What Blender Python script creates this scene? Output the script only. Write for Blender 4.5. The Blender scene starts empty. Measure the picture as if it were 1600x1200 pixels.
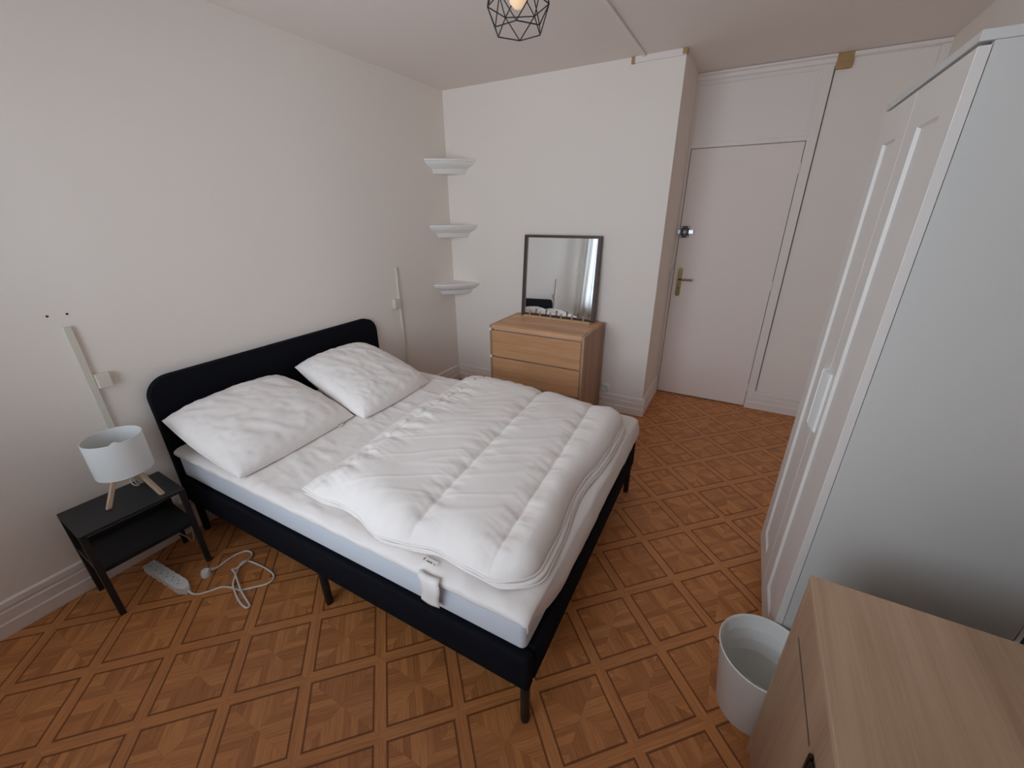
import bpy, bmesh, math, random
from mathutils import Vector, Matrix, noise
C = bpy.context.scene.collection
PI = math.pi
random.seed(4)

# ------------------------------------------------------------------ camera
F_PX = 635.2734
yaw, pitch, roll = 0.5067, -0.4007, -0.0089
cam_d = bpy.data.cameras.new('camera'); cam = bpy.data.objects.new('camera', cam_d); C.objects.link(cam)
cam_d.sensor_fit = 'HORIZONTAL'; cam_d.sensor_width = 36.0; cam_d.lens = 36.0 * F_PX / 1600.0
cam_d.clip_start = 0.02
cy_, sy_, cp_, sp_ = math.cos(yaw), math.sin(yaw), math.cos(pitch), math.sin(pitch)
fw = Vector((-sy_ * cp_, cy_ * cp_, sp_)); rt = Vector((cy_, sy_, 0)); upv = rt.cross(fw)
r2 = rt * math.cos(roll) + upv * math.sin(roll); u2 = -rt * math.sin(roll) + upv * math.cos(roll)
M = Matrix((r2, u2, -fw)).transposed().to_4x4(); M.translation = Vector((2.4092, -0.1178, 1.6021))
cam.matrix_world = M
bpy.context.scene.camera = cam

# ------------------------------------------------------------------ light and exposure
sc = bpy.context.scene
sc.view_settings.view_transform = 'Standard'; sc.view_settings.look = 'None'
sc.view_settings.gamma = 1.0; sc.view_settings.use_curve_mapping = False
sc.view_settings.exposure = -0.19
world = bpy.data.worlds.new('overcast_sky'); sc.world = world; world.use_nodes = True
bg = world.node_tree.nodes['Background']
bg.inputs['Color'].default_value = (0.77, 0.88, 1.0, 1); bg.inputs['Strength'].default_value = 7.4
WX0, WX1, WZ0, WZ1, WY = 0.12, 2.25, 0.80, 2.36, -0.65          # window opening in the front wall
pd = bpy.data.lights.new('window_daylight', 'AREA'); pd.shape = 'RECTANGLE'
pd.size = WX1 - WX0 + 0.3; pd.size_y = WZ1 - WZ0 + 0.3; pd.cycles.is_portal = True
po = bpy.data.objects.new('window_daylight', pd); C.objects.link(po)
po.location = ((WX0 + WX1) / 2, WY - 0.17, (WZ0 + WZ1) / 2); po.rotation_euler = (PI / 2, 0, 0)   # -Z faces +Y
try:
    sc.cycles.max_bounces = 14; sc.cycles.diffuse_bounces = 8
except Exception: pass

# ------------------------------------------------------------------ helpers
def new_mat(name):
    m = bpy.data.materials.new(name); m.use_nodes = True
    nt = m.node_tree; b = nt.nodes['Principled BSDF']
    return m, nt, b
def plain(name, col, rough=0.6, metal=0.0, bump=0.0, bscale=60.0, var=0.0, sheen=0.0, coord='Object', spec=0.5, stretch=None):
    m, nt, b = new_mat(name)
    b.inputs['Roughness'].default_value = rough; b.inputs['Metallic'].default_value = metal
    b.inputs['Base Color'].default_value = (*col, 1); b.inputs['Specular IOR Level'].default_value = spec
    if sheen: b.inputs['Sheen Weight'].default_value = sheen
    if bump or var:
        tc = nt.nodes.new('ShaderNodeTexCoord'); n = nt.nodes.new('ShaderNodeTexNoise')
        n.inputs['Scale'].default_value = bscale; n.inputs['Detail'].default_value = 5
        src = tc.outputs[coord]
        if stretch:
            mp = nt.nodes.new('ShaderNodeMapping'); mp.inputs['Scale'].default_value = stretch
            nt.links.new(src, mp.inputs[0]); src = mp.outputs[0]
        nt.links.new(src, n.inputs['Vector'])
        if bump:
            bp = nt.nodes.new('ShaderNodeBump'); bp.inputs['Strength'].default_value = bump; bp.inputs['Distance'].default_value = 0.004
            nt.links.new(n.outputs['Fac'], bp.inputs['Height']); nt.links.new(bp.outputs[0], b.inputs['Normal'])
        if var:
            mx = nt.nodes.new('ShaderNodeMix'); mx.data_type = 'RGBA'
            mx.inputs[6].default_value = (*[c * (1 - var) for c in col], 1); mx.inputs[7].default_value = (*[min(1, c * (1 + var)) for c in col], 1)
            nt.links.new(n.outputs['Fac'], mx.inputs[0]); nt.links.new(mx.outputs[2], b.inputs['Base Color'])
    return m
def wood(name, dark, light, axis, rough=0.45, streak=22.0, bandw=4.0, bump=0.15):
    """procedural grain running along the given axis"""
    m, nt, b = new_mat(name)
    tc = nt.nodes.new('ShaderNodeTexCoord'); out = tc.outputs['Object']
    def mapped(long_, cross):
        mp = nt.nodes.new('ShaderNodeMapping'); s = [cross] * 3; s['xyz'.index(axis)] = long_
        mp.inputs['Scale'].default_value = s; nt.links.new(out, mp.inputs[0]); return mp.outputs[0]
    n1 = nt.nodes.new('ShaderNodeTexNoise'); n1.inputs['Scale'].default_value = 1; n1.inputs['Detail'].default_value = 3; n1.inputs['Distortion'].default_value = 0.6
    nt.links.new(mapped(0.7, bandw), n1.inputs['Vector'])
    n2 = nt.nodes.new('ShaderNodeTexNoise'); n2.inputs['Scale'].default_value = 1; n2.inputs['Detail'].default_value = 8; n2.inputs['Roughness'].default_value = 0.7
    nt.links.new(mapped(3.0, streak * 4), n2.inputs['Vector'])
    n3 = nt.nodes.new('ShaderNodeTexNoise'); n3.inputs['Scale'].default_value = 1; n3.inputs['Detail'].default_value = 2
    nt.links.new(mapped(0.25, 11.0), n3.inputs['Vector'])
    def ma(op, a, c):
        q = nt.nodes.new('ShaderNodeMath'); q.operation = op
        for i, v in enumerate((a, c)):
            if isinstance(v, (int, float)): q.inputs[i].default_value = v
            else: nt.links.new(v, q.inputs[i])
        return q.outputs[0]
    s = ma('ADD', ma('MULTIPLY', n1.outputs['Fac'], 0.40), ma('ADD', ma('MULTIPLY', n2.outputs['Fac'], 0.30), ma('MULTIPLY', n3.outputs['Fac'], 0.45)))
    cr = nt.nodes.new('ShaderNodeValToRGB'); cr.color_ramp.elements[0].position = 0.43; cr.color_ramp.elements[1].position = 0.70
    cr.color_ramp.elements[0].color = (*dark, 1); cr.color_ramp.elements[1].color = (*light, 1)
    nt.links.new(s, cr.inputs[0]); nt.links.new(cr.outputs[0], b.inputs['Base Color'])
    b.inputs['Roughness'].default_value = rough
    bp = nt.nodes.new('ShaderNodeBump'); bp.inputs['Strength'].default_value = bump; bp.inputs['Distance'].default_value = 0.002
    nt.links.new(n2.outputs['Fac'], bp.inputs['Height']); nt.links.new(bp.outputs[0], b.inputs['Normal'])
    return m

def link_mesh(name, bm, mat, parent=None, origin=None, smooth=False, world=False, sharp=None):
    """bm in the parent's local frame (or world when world=True); origin only for parentless things"""
    if parent is not None and world:
        bm.transform((Matrix.Translation(parent.location) @ parent.rotation_euler.to_matrix().to_4x4()).inverted())
    if origin is not None: bm.transform(Matrix.Translation(-Vector(origin)))
    bmesh.ops.recalc_face_normals(bm, faces=bm.faces)
    me = bpy.data.meshes.new(name); bm.to_mesh(me); bm.free()
    for p in me.polygons: p.use_smooth = smooth
    if smooth and sharp: me.set_sharp_from_angle(angle=math.radians(sharp))
    mats = mat if isinstance(mat, (list, tuple)) else [mat]
    for q in mats: me.materials.append(q)
    o = bpy.data.objects.new(name, me); C.objects.link(o)
    if parent is not None: o.parent = parent
    if origin is not None: o.location = origin
    return o
def thing(name, label, cat, loc=(0, 0, 0), rotz=0.0, group=None, rot=None):
    o = bpy.data.objects.new(name, None); C.objects.link(o); o.empty_display_size = 0.05
    o.location = loc; o.rotation_euler = rot if rot else (0, 0, rotz)
    o['label'] = label; o['category'] = cat
    if group: o['group'] = group
    return o
def tag(o, label, cat, group=None):
    o['label'] = label; o['category'] = cat
    if group: o['group'] = group
    return o
def struct(o): o['kind'] = 'structure'; return o

def box(x0, x1, y0, y1, z0, z1, bev=0.0, seg=2, bm=None):
    b = bmesh.new(); bmesh.ops.create_cube(b, size=1)
    for v in b.verts:
        v.co = Vector(((x0 + x1) / 2 + v.co.x * (x1 - x0), (y0 + y1) / 2 + v.co.y * (y1 - y0), (z0 + z1) / 2 + v.co.z * (z1 - z0)))
    if bev: bmesh.ops.bevel(b, geom=b.edges[:], offset=bev, segments=seg, profile=0.5, affect='EDGES')
    if bm is None: return b
    me = bpy.data.meshes.new('t'); b.to_mesh(me); b.free(); bm.from_mesh(me); bpy.data.meshes.remove(me); return bm
def merge(bm, other):
    me = bpy.data.meshes.new('t'); other.to_mesh(me); other.free(); bm.from_mesh(me); bpy.data.meshes.remove(me); return bm
def catmull(pts, n=8, closed=False):
    P = [Vector(p) for p in pts]; out = []; N = len(P)
    rng = range(N if closed else N - 1)
    for i in rng:
        if closed: a, b, c, d = P[(i - 1) % N], P[i], P[(i + 1) % N], P[(i + 2) % N]
        else: a, b, c, d = P[max(i - 1, 0)], P[i], P[i + 1], P[min(i + 2, N - 1)]
        for k in range(n):
            t = k / n
            out.append(0.5 * ((2 * b) + (-a + c) * t + (2 * a - 5 * b + 4 * c - d) * t * t + (-a + 3 * b - 3 * c + d) * t ** 3))
    if not closed: out.append(P[-1])
    return out
def tube(path, r, n=10, closed=False, bm=None, caps=True):
    bm = bm or bmesh.new(); N = len(path); rings = []; prev = None
    path = [Vector(p) for p in path]
    for i, p in enumerate(path):
        if closed: t = path[(i + 1) % N] - path[(i - 1) % N]
        else: t = path[min(i + 1, N - 1)] - path[max(i - 1, 0)]
        t.normalize()
        ref = prev if prev is not None else (Vector((0, 0, 1)) if abs(t.z) < 0.9 else Vector((1, 0, 0)))
        s = (ref - t * ref.dot(t))
        if s.length < 1e-6: s = t.orthogonal()
        s.normalize(); prev = s; w = t.cross(s)
        rr = r[i] if isinstance(r, (list, tuple)) else r
        rings.append([bm.verts.new(p + (s * math.cos(2 * PI * k / n) + w * math.sin(2 * PI * k / n)) * rr) for k in range(n)])
    for i in range(N if closed else N - 1):
        a, b = rings[i], rings[(i + 1) % N]
        for k in range(n): bm.faces.new((a[k], a[(k + 1) % n], b[(k + 1) % n], b[k]))
    if not closed and caps:
        bm.faces.new(rings[0][::-1]); bm.faces.new(rings[-1])
    return bm
def lathe(profile, n=48, cx=0, cy=0, bm=None, closed=False):
    """profile [(r,z)]"""
    bm = bm or bmesh.new(); rings = []
    for r, z in profile:
        if r < 1e-6: rings.append([bm.verts.new((cx, cy, z))])
        else: rings.append([bm.verts.new((cx + r * math.cos(2 * PI * k / n), cy + r * math.sin(2 * PI * k / n), z)) for k in range(n)])
    L = len(rings)
    for i in range(L if closed else L - 1):
        a, b = rings[i], rings[(i + 1) % L]
        for k in range(n):
            k2 = (k + 1) % n
            if len(a) == 1 and len(b) == 1: continue
            if len(a) == 1: bm.faces.new((a[0], b[k], b[k2]))
            elif len(b) == 1: bm.faces.new((a[k], a[k2], b[0]))
            else: bm.faces.new((a[k], a[k2], b[k2], b[k]))
    return bm
def prism(poly, d0, d1, axis='y', bm=None):
    """extrude a 2-D polygon; axis 'y': poly=(x,z); 'x': poly=(y,z); 'z': poly=(x,y)"""
    bm = bm or bmesh.new()
    def P(a, b, d): return {'y': (a, d, b), 'x': (d, a, b), 'z': (a, b, d)}[axis]
    A = [bm.verts.new(P(a, b, d0)) for a, b in poly]; B = [bm.verts.new(P(a, b, d1)) for a, b in poly]
    bm.faces.new(A); bm.faces.new(B[::-1]); n = len(poly)
    for i in range(n): bm.faces.new((A[i], A[(i + 1) % n], B[(i + 1) % n], B[i]))
    return bm
def panel(face_x, dirx, y0, y1, z0, z1, th, ry0, ry1, rz0, rz1, depth, slope=0.004):
    """a door slab in the y-z plane; its front (at face_x, looking along dirx) has a recessed panel with sloped sides"""
    bm = bmesh.new(); f = face_x; bk = face_x - dirx * th; d = face_x - dirx * depth
    def ring(x, a0, a1, c0, c1): return [bm.verts.new((x, a, c)) for a, c in ((a0, c0), (a1, c0), (a1, c1), (a0, c1))]
    e = 0.0015
    o1 = ring(bk, y0, y1, z0, z1); o2 = ring(f - dirx * e, y0, y1, z0, z1); o3 = ring(f, y0 + e, y1 - e, z0 + e, z1 - e)
    i1 = ring(f, ry0, ry1, rz0, rz1); i2 = ring(d, ry0 + slope, ry1 - slope, rz0 + slope, rz1 - slope)
    def br(a, b):
        for k in range(4): bm.faces.new((a[k], a[(k + 1) % 4], b[(k + 1) % 4], b[k]))
    br(o1, o2); br(o2, o3); br(o3, i1); br(i1, i2); bm.faces.new(i2); bm.faces.new(o1[::-1])
    return bm

# ------------------------------------------------------------------ materials
WALL = plain('painted_wall', (0.84, 0.775, 0.715), 0.85, bump=0.12, bscale=45, spec=0.2)
CEIL = plain('ceiling_paint', (0.82, 0.745, 0.695), 0.9, bump=0.1, bscale=60, spec=0.2)
TRIM = plain('trim_paint', (0.81, 0.745, 0.705), 0.5, bump=0.06, bscale=30)
DOORM = plain('door_paint', (0.83, 0.74, 0.695), 0.55, bump=0.05, bscale=20, spec=0.35)
GAP = plain('shadow_gap_brown', (0.10, 0.075, 0.06), 0.9)  # dark brown standing in for the shade inside joints and grooves
RAW = plain('raw_wood_block', (0.42, 0.27, 0.12), 0.8, var=0.2, bscale=90)
SHELFM = plain('shelf_paint', (0.84, 0.815, 0.79), 0.5, spec=0.4)
CABLE_T = plain('ivory_plastic', (0.66, 0.62, 0.53), 0.45)
WHITE_P = plain('white_plastic', (0.80, 0.80, 0.78), 0.35)
CABLE_M = plain('white_cable', (0.80, 0.79, 0.76), 0.4)
BLACK_P = plain('black_plastic', (0.012, 0.012, 0.014), 0.5)
NAVY = plain('dark_bed_fabric', (0.0085, 0.009, 0.013), 0.95, bump=0.35, bscale=700, var=0.3, spec=0.08)
LEGM = plain('black_metal', (0.012, 0.012, 0.013), 0.45, spec=0.4)
NSM = plain('black_painted_steel', (0.014, 0.015, 0.018), 0.42, bump=0.1, bscale=300)
LINEN = plain('white_cotton', (0.83, 0.78, 0.75), 0.9, bump=0.12, bscale=500, sheen=0.1, spec=0.2)
DUVETM = plain('duvet_microfibre', (0.83, 0.775, 0.74), 0.8, bump=0.05, bscale=400, sheen=0.1, spec=0.25)
PROT = plain('mattress_protector_cotton', (0.83, 0.78, 0.75), 0.92, bump=0.2, bscale=160, spec=0.2)
MATT = plain('mattress_ticking', (0.62, 0.66, 0.72), 0.9, bump=0.25, bscale=14, spec=0.2, var=0.06, stretch=(1, 1, 9))
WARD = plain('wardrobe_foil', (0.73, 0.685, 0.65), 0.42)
WARDS = plain('wardrobe_white_dimmed', (0.61, 0.60, 0.575), 0.5, spec=0.4)  # same white foil, darkened to tone down window light on the side
CHROME = plain('chrome', (0.55, 0.58, 0.60), 0.35, metal=1.0)
BRASS = plain('aged_brass', (0.20, 0.14, 0.065), 0.35, metal=1.0)
LOCKM = plain('dark_lock_steel', (0.035, 0.027, 0.025), 0.4, metal=0.6)
FRAMEW = plain('dark_brown_frame', (0.055, 0.028, 0.020), 0.45)
MIRR = plain('mirror_silver', (0.86, 0.89, 0.91), 0.01, metal=1.0)
PEG = plain('pale_pine', (0.50, 0.33, 0.19), 0.6, var=0.1, bscale=80)
SHADE = plain('lampshade_fabric', (0.72, 0.73, 0.72), 0.9, bump=0.15, bscale=500, spec=0.2)
BIN = plain('bin_plastic', (0.90, 0.90, 0.88), 0.42)
_nt = BIN.node_tree; _t = _nt.nodes.new('ShaderNodeBsdfTranslucent'); _t.inputs[0].default_value = (0.85, 0.83, 0.76, 1)
_mx = _nt.nodes.new('ShaderNodeMixShader'); _mx.inputs[0].default_value = 0.15
_nt.links.new(_nt.nodes['Principled BSDF'].outputs[0], _mx.inputs[1]); _nt.links.new(_t.outputs[0], _mx.inputs[2]); _nt.links.new(_mx.outputs[0], _nt.nodes['Material Output'].inputs[0])
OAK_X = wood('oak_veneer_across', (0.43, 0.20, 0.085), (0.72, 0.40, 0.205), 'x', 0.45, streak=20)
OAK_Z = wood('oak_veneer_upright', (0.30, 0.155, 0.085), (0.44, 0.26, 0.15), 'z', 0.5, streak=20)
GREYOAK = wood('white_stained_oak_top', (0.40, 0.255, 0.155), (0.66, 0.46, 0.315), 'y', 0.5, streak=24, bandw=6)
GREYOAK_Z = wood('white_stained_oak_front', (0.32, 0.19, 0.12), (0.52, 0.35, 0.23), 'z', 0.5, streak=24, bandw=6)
LEGWOOD = wood('lamp_leg_wood', (0.46, 0.32, 0.21), (0.66, 0.50, 0.36), 'z', 0.6)

# curtain: thin woven cloth, lets light through
CURT, _nt, _b = new_mat('sheer_curtain')
_tr = _nt.nodes.new('ShaderNodeBsdfTranslucent'); _tr.inputs[0].default_value = (0.92, 0.92, 0.90, 1)
_df = _nt.nodes.new('ShaderNodeBsdfDiffuse'); _df.inputs[0].default_value = (0.75, 0.73, 0.70, 1)
_mx = _nt.nodes.new('ShaderNodeMixShader'); _mx.inputs[0].default_value = 0.72
_nt.links.new(_df.outputs[0], _mx.inputs[1]); _nt.links.new(_tr.outputs[0], _mx.inputs[2])
_nt.links.new(_mx.outputs[0], _nt.nodes['Material Output'].inputs[0])
# window glass
GLASS, _nt, _b = new_mat('window_glass')
_t = _nt.nodes.new('ShaderNodeBsdfTransparent'); _g = _nt.nodes.new('ShaderNodeBsdfGlossy'); _g.inputs['Roughness'].default_value = 0.02
_fr = _nt.nodes.new('ShaderNodeFresnel'); _fr.inputs[0].default_value = 1.45
_mx = _nt.nodes.new('ShaderNodeMixShader'); _nt.links.new(_fr.outputs[0], _mx.inputs[0])
_nt.links.new(_t.outputs[0], _mx.inputs[1]); _nt.links.new(_g.outputs[0], _mx.inputs[2])
_nt.links.new(_mx.outputs[0], _nt.nodes['Material Output'].inputs[0])
# glowing lamp bulb
BULB, _nt, _b = new_mat('warm_bulb')
_b.inputs['Base Color'].default_value = (0.6, 0.45, 0.33, 1); _b.inputs['Emission Color'].default_value = (1.0, 0.66, 0.38, 1); _b.inputs['Emission Strength'].default_value = 0.6

# parquet-pattern vinyl floor
def floor_material():
    m, nt, b = new_mat('parquet_pattern_floor'); N, L = nt.nodes, nt.links
    class V:
        def __init__(s, o): s.o = o
        def _b(s, op, t, swap=False):
            n = N.new('ShaderNodeMath'); n.operation = op
            a, c = (t, s) if swap else (s, t)
            for i, v in enumerate((a, c)):
                if v is None: continue
                if isinstance(v, V): L.new(v.o, n.inputs[i])
                else: n.inputs[i].default_value = v
            return V(n.outputs[0])
        def __add__(s, t): return s._b('ADD', t)
        def __sub__(s, t): return s._b('SUBTRACT', t)
        def __rsub__(s, t): return s._b('SUBTRACT', t, True)
        def __mul__(s, t): return s._b('MULTIPLY', t)
        def __truediv__(s, t): return s._b('DIVIDE', t)
        def floor(s): return s._b('FLOOR', None)
        def abs(s): return s._b('ABSOLUTE', None)
        def gt(s, t): return s._b('GREATER_THAN', t)
        def lt(s, t): return s._b('LESS_THAN', t)
        def max(s, t): return s._b('MAXIMUM', t)
        def min(s, t): return s._b('MINIMUM', t)
    def pick(f, a, c): return a * f + c * (1.0 - f)            # f ? a : c
    def comb(x, y, z):
        n = N.new('ShaderNodeCombineXYZ')
        for i, v in enumerate((x, y, z)):
            if isinstance(v, V): L.new(v.o, n.inputs[i])
            else: n.inputs[i].default_value = v
        return n.outputs[0]
    def rnd(x, y, z):
        n = N.new('ShaderNodeTexWhiteNoise'); n.noise_dimensions = '3D'; L.new(comb(x, y, z), n.inputs['Vector']); return V(n.outputs['Value'])
    geo = N.new('ShaderNodeNewGeometry'); sep = N.new('ShaderNodeSeparateXYZ'); L.new(geo.outputs['Position'], sep.inputs[0])
    X, Y = V(sep.outputs[0]), V(sep.outputs[1])
    u = (X - 0.503) / 0.1885; v = (Y + 0.02) / 0.1875
    a = (u + v) * 0.5; c = (u - v) * 0.5
    ia, ic = a.floor(), c.floor()
    fa, fc = a - ia - 0.5, c - ic - 0.5
    A, Cc = fa.abs(), fc.abs()
    HI = 0.415
    inner = A.max(Cc).lt(HI)
    agt = A.gt(Cc)                                            # in a wedge that points along a
    # tiles differ: some wedges carry three wide strips, some five narrow ones
    cross = pick(inner, pick(agt, fc, fa), pick(agt, fa, fc))
    along = pick(inner, pick(agt, fa, fc), pick(agt, fc, fa))
    # wedge id
    sgn = pick(agt, fa.gt(0.0), fc.gt(0.0) + 2.0)
    nst = 11.0
    idx = ((cross + 0.5) * nst).floor()
    r = rnd(ia * 1.7 + sgn * 0.31, ic * 2.3, idx * inner + sgn * (1.0 - inner) * 7.0)
    r2 = rnd(ia, ic, sgn + 9.0)
    # grain
    g = N.new('ShaderNodeTexNoise'); g.inputs['Scale'].default_value = 1.0; g.inputs['Detail'].default_value = 6; g.inputs['Roughness'].default_value = 0.65
    L.new(comb(along * 2.6 + r * 9.0, cross * 62.0, ia * 3.1 + ic * 1.7 + sgn), g.inputs['Vector'])
    G = V(g.outputs['Fac'])
    g2 = N.new('ShaderNodeTexNoise'); g2.inputs['Scale'].default_value = 1.3; g2.inputs['Detail'].default_value = 2
    L.new(geo.outputs['Position'], g2.inputs['Vector']); G2 = V(g2.outputs['Fac'])
    # strips: thin seams between them, darker seams along the mitres
    st = (cross + 0.5) * nst; sf = (st - st.floor() - 0.5).abs()
    seam = sf.gt(0.475) * inner
    mitre = (A - Cc).abs().lt(0.007) * (inner * 0.7 + 0.3)
    band_edge = (A.max(Cc) - HI).abs().lt(0.013)
    tone = pick(inner, (r - 0.5) * 0.30 + (r2 - 0.5) * 0.03, (r2 - 0.5) * 0.10 + 0.06)
    s = (G - 0.5) * 0.85 + tone + 0.50 + (G2 - 0.5) * 0.10 - seam * 0.12 - mitre * 0.05
    cr = N.new('ShaderNodeValToRGB'); el = cr.color_ramp.elements
    el[0].position = 0.15; el[0].color = (0.29, 0.094, 0.027, 1); el[1].position = 0.85; el[1].color = (0.76, 0.33, 0.112, 1)
    e = el.new(0.5); e.color = (0.51, 0.202, 0.068, 1)
    L.new(s.o, cr.inputs[0])
    mx = N.new('ShaderNodeMix'); mx.data_type = 'RGBA'; L.new((band_edge * 0.80).o, mx.inputs[0]); L.new(cr.outputs[0], mx.inputs[6]); mx.inputs[7].default_value = (0.13, 0.034, 0.009, 1)
    L.new(mx.outputs[2], b.inputs['Base Color'])
    b.inputs['Roughness'].default_value = 0.42; b.inputs['Specular IOR Level'].default_value = 0.35
    bp = N.new('ShaderNodeBump'); bp.inputs['Strength'].default_value = 0.12; bp.inputs['Distance'].default_value = 0.002
    L.new((G * 0.3 - band_edge * 0.6).o, bp.inputs['Height']); L.new(bp.outputs[0], b.inputs['Normal'])
    return m
FLOOR = floor_material()

# ------------------------------------------------------------------ room
YB, YD, XC, XR, H = 3.095, 3.712, 1.8685, 3.234, 2.513
struct(link_mesh('floor', box(-0.12, XR + 0.12, WY - 0.12, YD + 0.12, -0.1, 0), FLOOR))
struct(link_mesh('ceiling', box(-0.12, XR + 0.12, WY - 0.12, YD + 0.12, H, H + 0.1), CEIL))
struct(link_mesh('wall_left', box(-0.12, 0, WY - 0.12, YB + 0.05, 0, H), WALL))
struct(link_mesh('wall_back', box(-0.12, XC, YB, YD + 0.12, 0, H), WALL))
struct(link_mesh('wall_door_side', box(XC, XR + 0.12, YD, YD + 0.12, 0, H), WALL))
struct(link_mesh('wall_right', box(XR, XR + 0.12, WY - 0.12, YD, 0, H), WALL))
bm = box(-0.12, WX0, WY - 0.12, WY, 0, H); box(WX1, XR + 0.12, WY - 0.12, WY, 0, H, bm=bm)
box(WX0, WX1, WY - 0.12, WY, 0, WZ0, bm=bm); box(WX0, WX1, WY - 0.12, WY, WZ1, H, bm=bm)
struct(link_mesh('wall_front', bm, WALL))
# window (behind the camera, lights the room and shows in the mirror)
win = bpy.data.objects.new('window_1', None); C.objects.link(win); win.location = ((WX0 + WX1) / 2, WY - 0.06, WZ0); struct(win)
bm = bmesh.new(); f = 0.05
box(WX0, WX1, WY - .09, WY - .04, WZ0, WZ0 + f, bm=bm); box(WX0, WX1, WY - .09, WY - .04, WZ1 - f, WZ1, bm=bm)
for x in (WX0, (WX0 + WX1) / 2 - f / 2, WX1 - f): box(x, x + f, WY - .09, WY - .04, WZ0 + f, WZ1 - f, bm=bm)
link_mesh('window_frame', bm, TRIM, win, world=True)
for a, c in ((WX0 + f, (WX0 + WX1) / 2 - f / 2), ((WX0 + WX1) / 2 + f / 2, WX1 - f)):
    link_mesh('pane', box(a, c, WY - .067, WY - .063, WZ0 + f, WZ1 - f), GLASS, win, world=True)
link_mesh('window_sill', box(WX0 - .05, WX1 + .05, WY - .04, WY + .05, WZ0 - .03, WZ0, .004), TRIM, win, world=True)
# curtains
def curtain(x0, x1, label):
    bm = bmesh.new(); n = 160; A = []
    z0, z1 = 0.04, H - 0.06
    for i in range(n + 1):
        t = i / n; x = x0 + (x1 - x0) * t; ph = t * (x1 - x0) / 0.085 * 2 * PI
        col = []
        for k in range(13):
            z = z0 + (z1 - z0) * k / 12; amp = 0.028 * (1 - 0.35 * k / 12)
            col.append(bm.verts.new((x + 0.010 * math.sin(ph * 0.5 + k * 0.1), WY + 0.11 + amp * math.sin(ph + 0.35 * math.sin(k * 0.5)), z)))
        A.append(col)
    for i in range(n):
        for k in range(12): bm.faces.new((A[i][k], A[i + 1][k], A[i + 1][k + 1], A[i][k + 1]))
    o = link_mesh('curtain', bm, CURT, origin=((x0 + x1) / 2, WY + .11, z1), smooth=True)
    return tag(o, label, 'curtain')
curtain(0.03, 0.46, 'pale floor-length curtain in soft folds, seen in the mirror')

BB = [(0, 0), (0.022, 0), (0.022, .058), (0.017, .064), (0.017, .108), (0.010, .112), (0.010, .119), (0.015, .124), (0.013, .148), (0.006, .153), (0, .153)]
def baseboard(name, p0, p1, nrm):
    """profile swept from p0 to p1 with outward direction nrm; ends mitred by extending"""
    p0, p1, nrm = Vector(p0), Vector(p1), Vector(nrm); bm = bmesh.new()
    R = []
    for p, s in ((p0, 0), (p1, 1)):
        R.append([bm.verts.new((p.x + nrm.x * d, p.y + nrm.y * d, z)) for d, z in BB])
    n = len(BB)
    for i in range(n): bm.faces.new((R[0][i], R[0][(i + 1) % n], R[1][(i + 1) % n], R[1][i]))
    bm.faces.new(R[0]); bm.faces.new(R[1][::-1])
    return struct(link_mesh(name, bm, TRIM))
baseboard('baseboard_left', (0, WY), (0, YB), (1, 0))
baseboard('baseboard_back', (0, YB), (XC + .022, YB), (0, -1))
baseboard('baseboard_return', (XC, YB - 0.0), (XC, YD), (1, 0))
baseboard('baseboard_door_side', (2.634, YD - .008), (XR, YD - .008), (0, -1))
baseboard('baseboard_right', (XR, 1.90), (XR, YD), (-1, 0))

# trims round the door
YF = 3.700
def tr(n, b, m=TRIM): return struct(link_mesh('trim_%d' % n, b, m))
bm = box(2.631, 2.690, YF, YD, 0, 2.46, .002); tr(1, bm)                            # right post
bm = box(1.8685, 1.889, YF, YD, 0, 2.46, .002); tr(2, bm)                           # left jamb
bm = box(1.889, 2.631, YF, YD, 2.038, 2.068, .002); tr(3, bm)                       # rail over the door
bm = box(1.889, 2.612, YF + .007, YD, 2.068, 2.44, .001); tr(4, bm)                 # panel over the door
bm = box(1.889, 2.631, YF, YD, 2.44, 2.46, .001); box(2.612, 2.631, YF, YD, 2.068, 2.44, .001, bm=bm); tr(5, bm)
cor = [(YD, 2.45), (YF - .004, 2.45), (YF - .004, 2.462), (YF - .016, 2.468), (YF - .016, 2.490), (YF - .030, 2.497), (YF - .030, 2.510), (YD, 2.510)]
tr(6, prism([(a, b) for a, b in cor], 1.8685, 2.692, 'x'))
cor2 = [(YD, 2.482), (YF + .002, 2.482), (YF - .012, 2.490), (YF - .016, 2.510), (YD, 2.510)]
tr(7, prism(cor2, 2.778, XR, 'x'))
tr(8, box(3.190, XR, YD - .03, YD, .153, 2.485, .003))                                    # slim upright board in the far right corner
bm = box(1.54, XC + .002, YB - .012, YB, 2.477, H, .002); tr(9, bm)
tr(10, box(2.692, 2.778, YD - .030, YD, 2.428, H - .001, .002), RAW)                            # unpainted block
tr(11, box(1.535, 1.558, YB - .014, YB, 2.474, 2.512, .001), RAW)
bm = box(1.846, XC + .006, YB - .015, YB + .02, 2.480, 2.512, .001); tr(12, bm, RAW)
tr(13, box(1.606, 1.628, WY, YB - .012, H - .012, H, .003))                               # slim cable duct along the ceiling
tr(14, box(2.6925, 2.6965, YF + .006, YD, .16, 2.43), GAP)                                # dark strip painted in as shade of the joint beside the post

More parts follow.
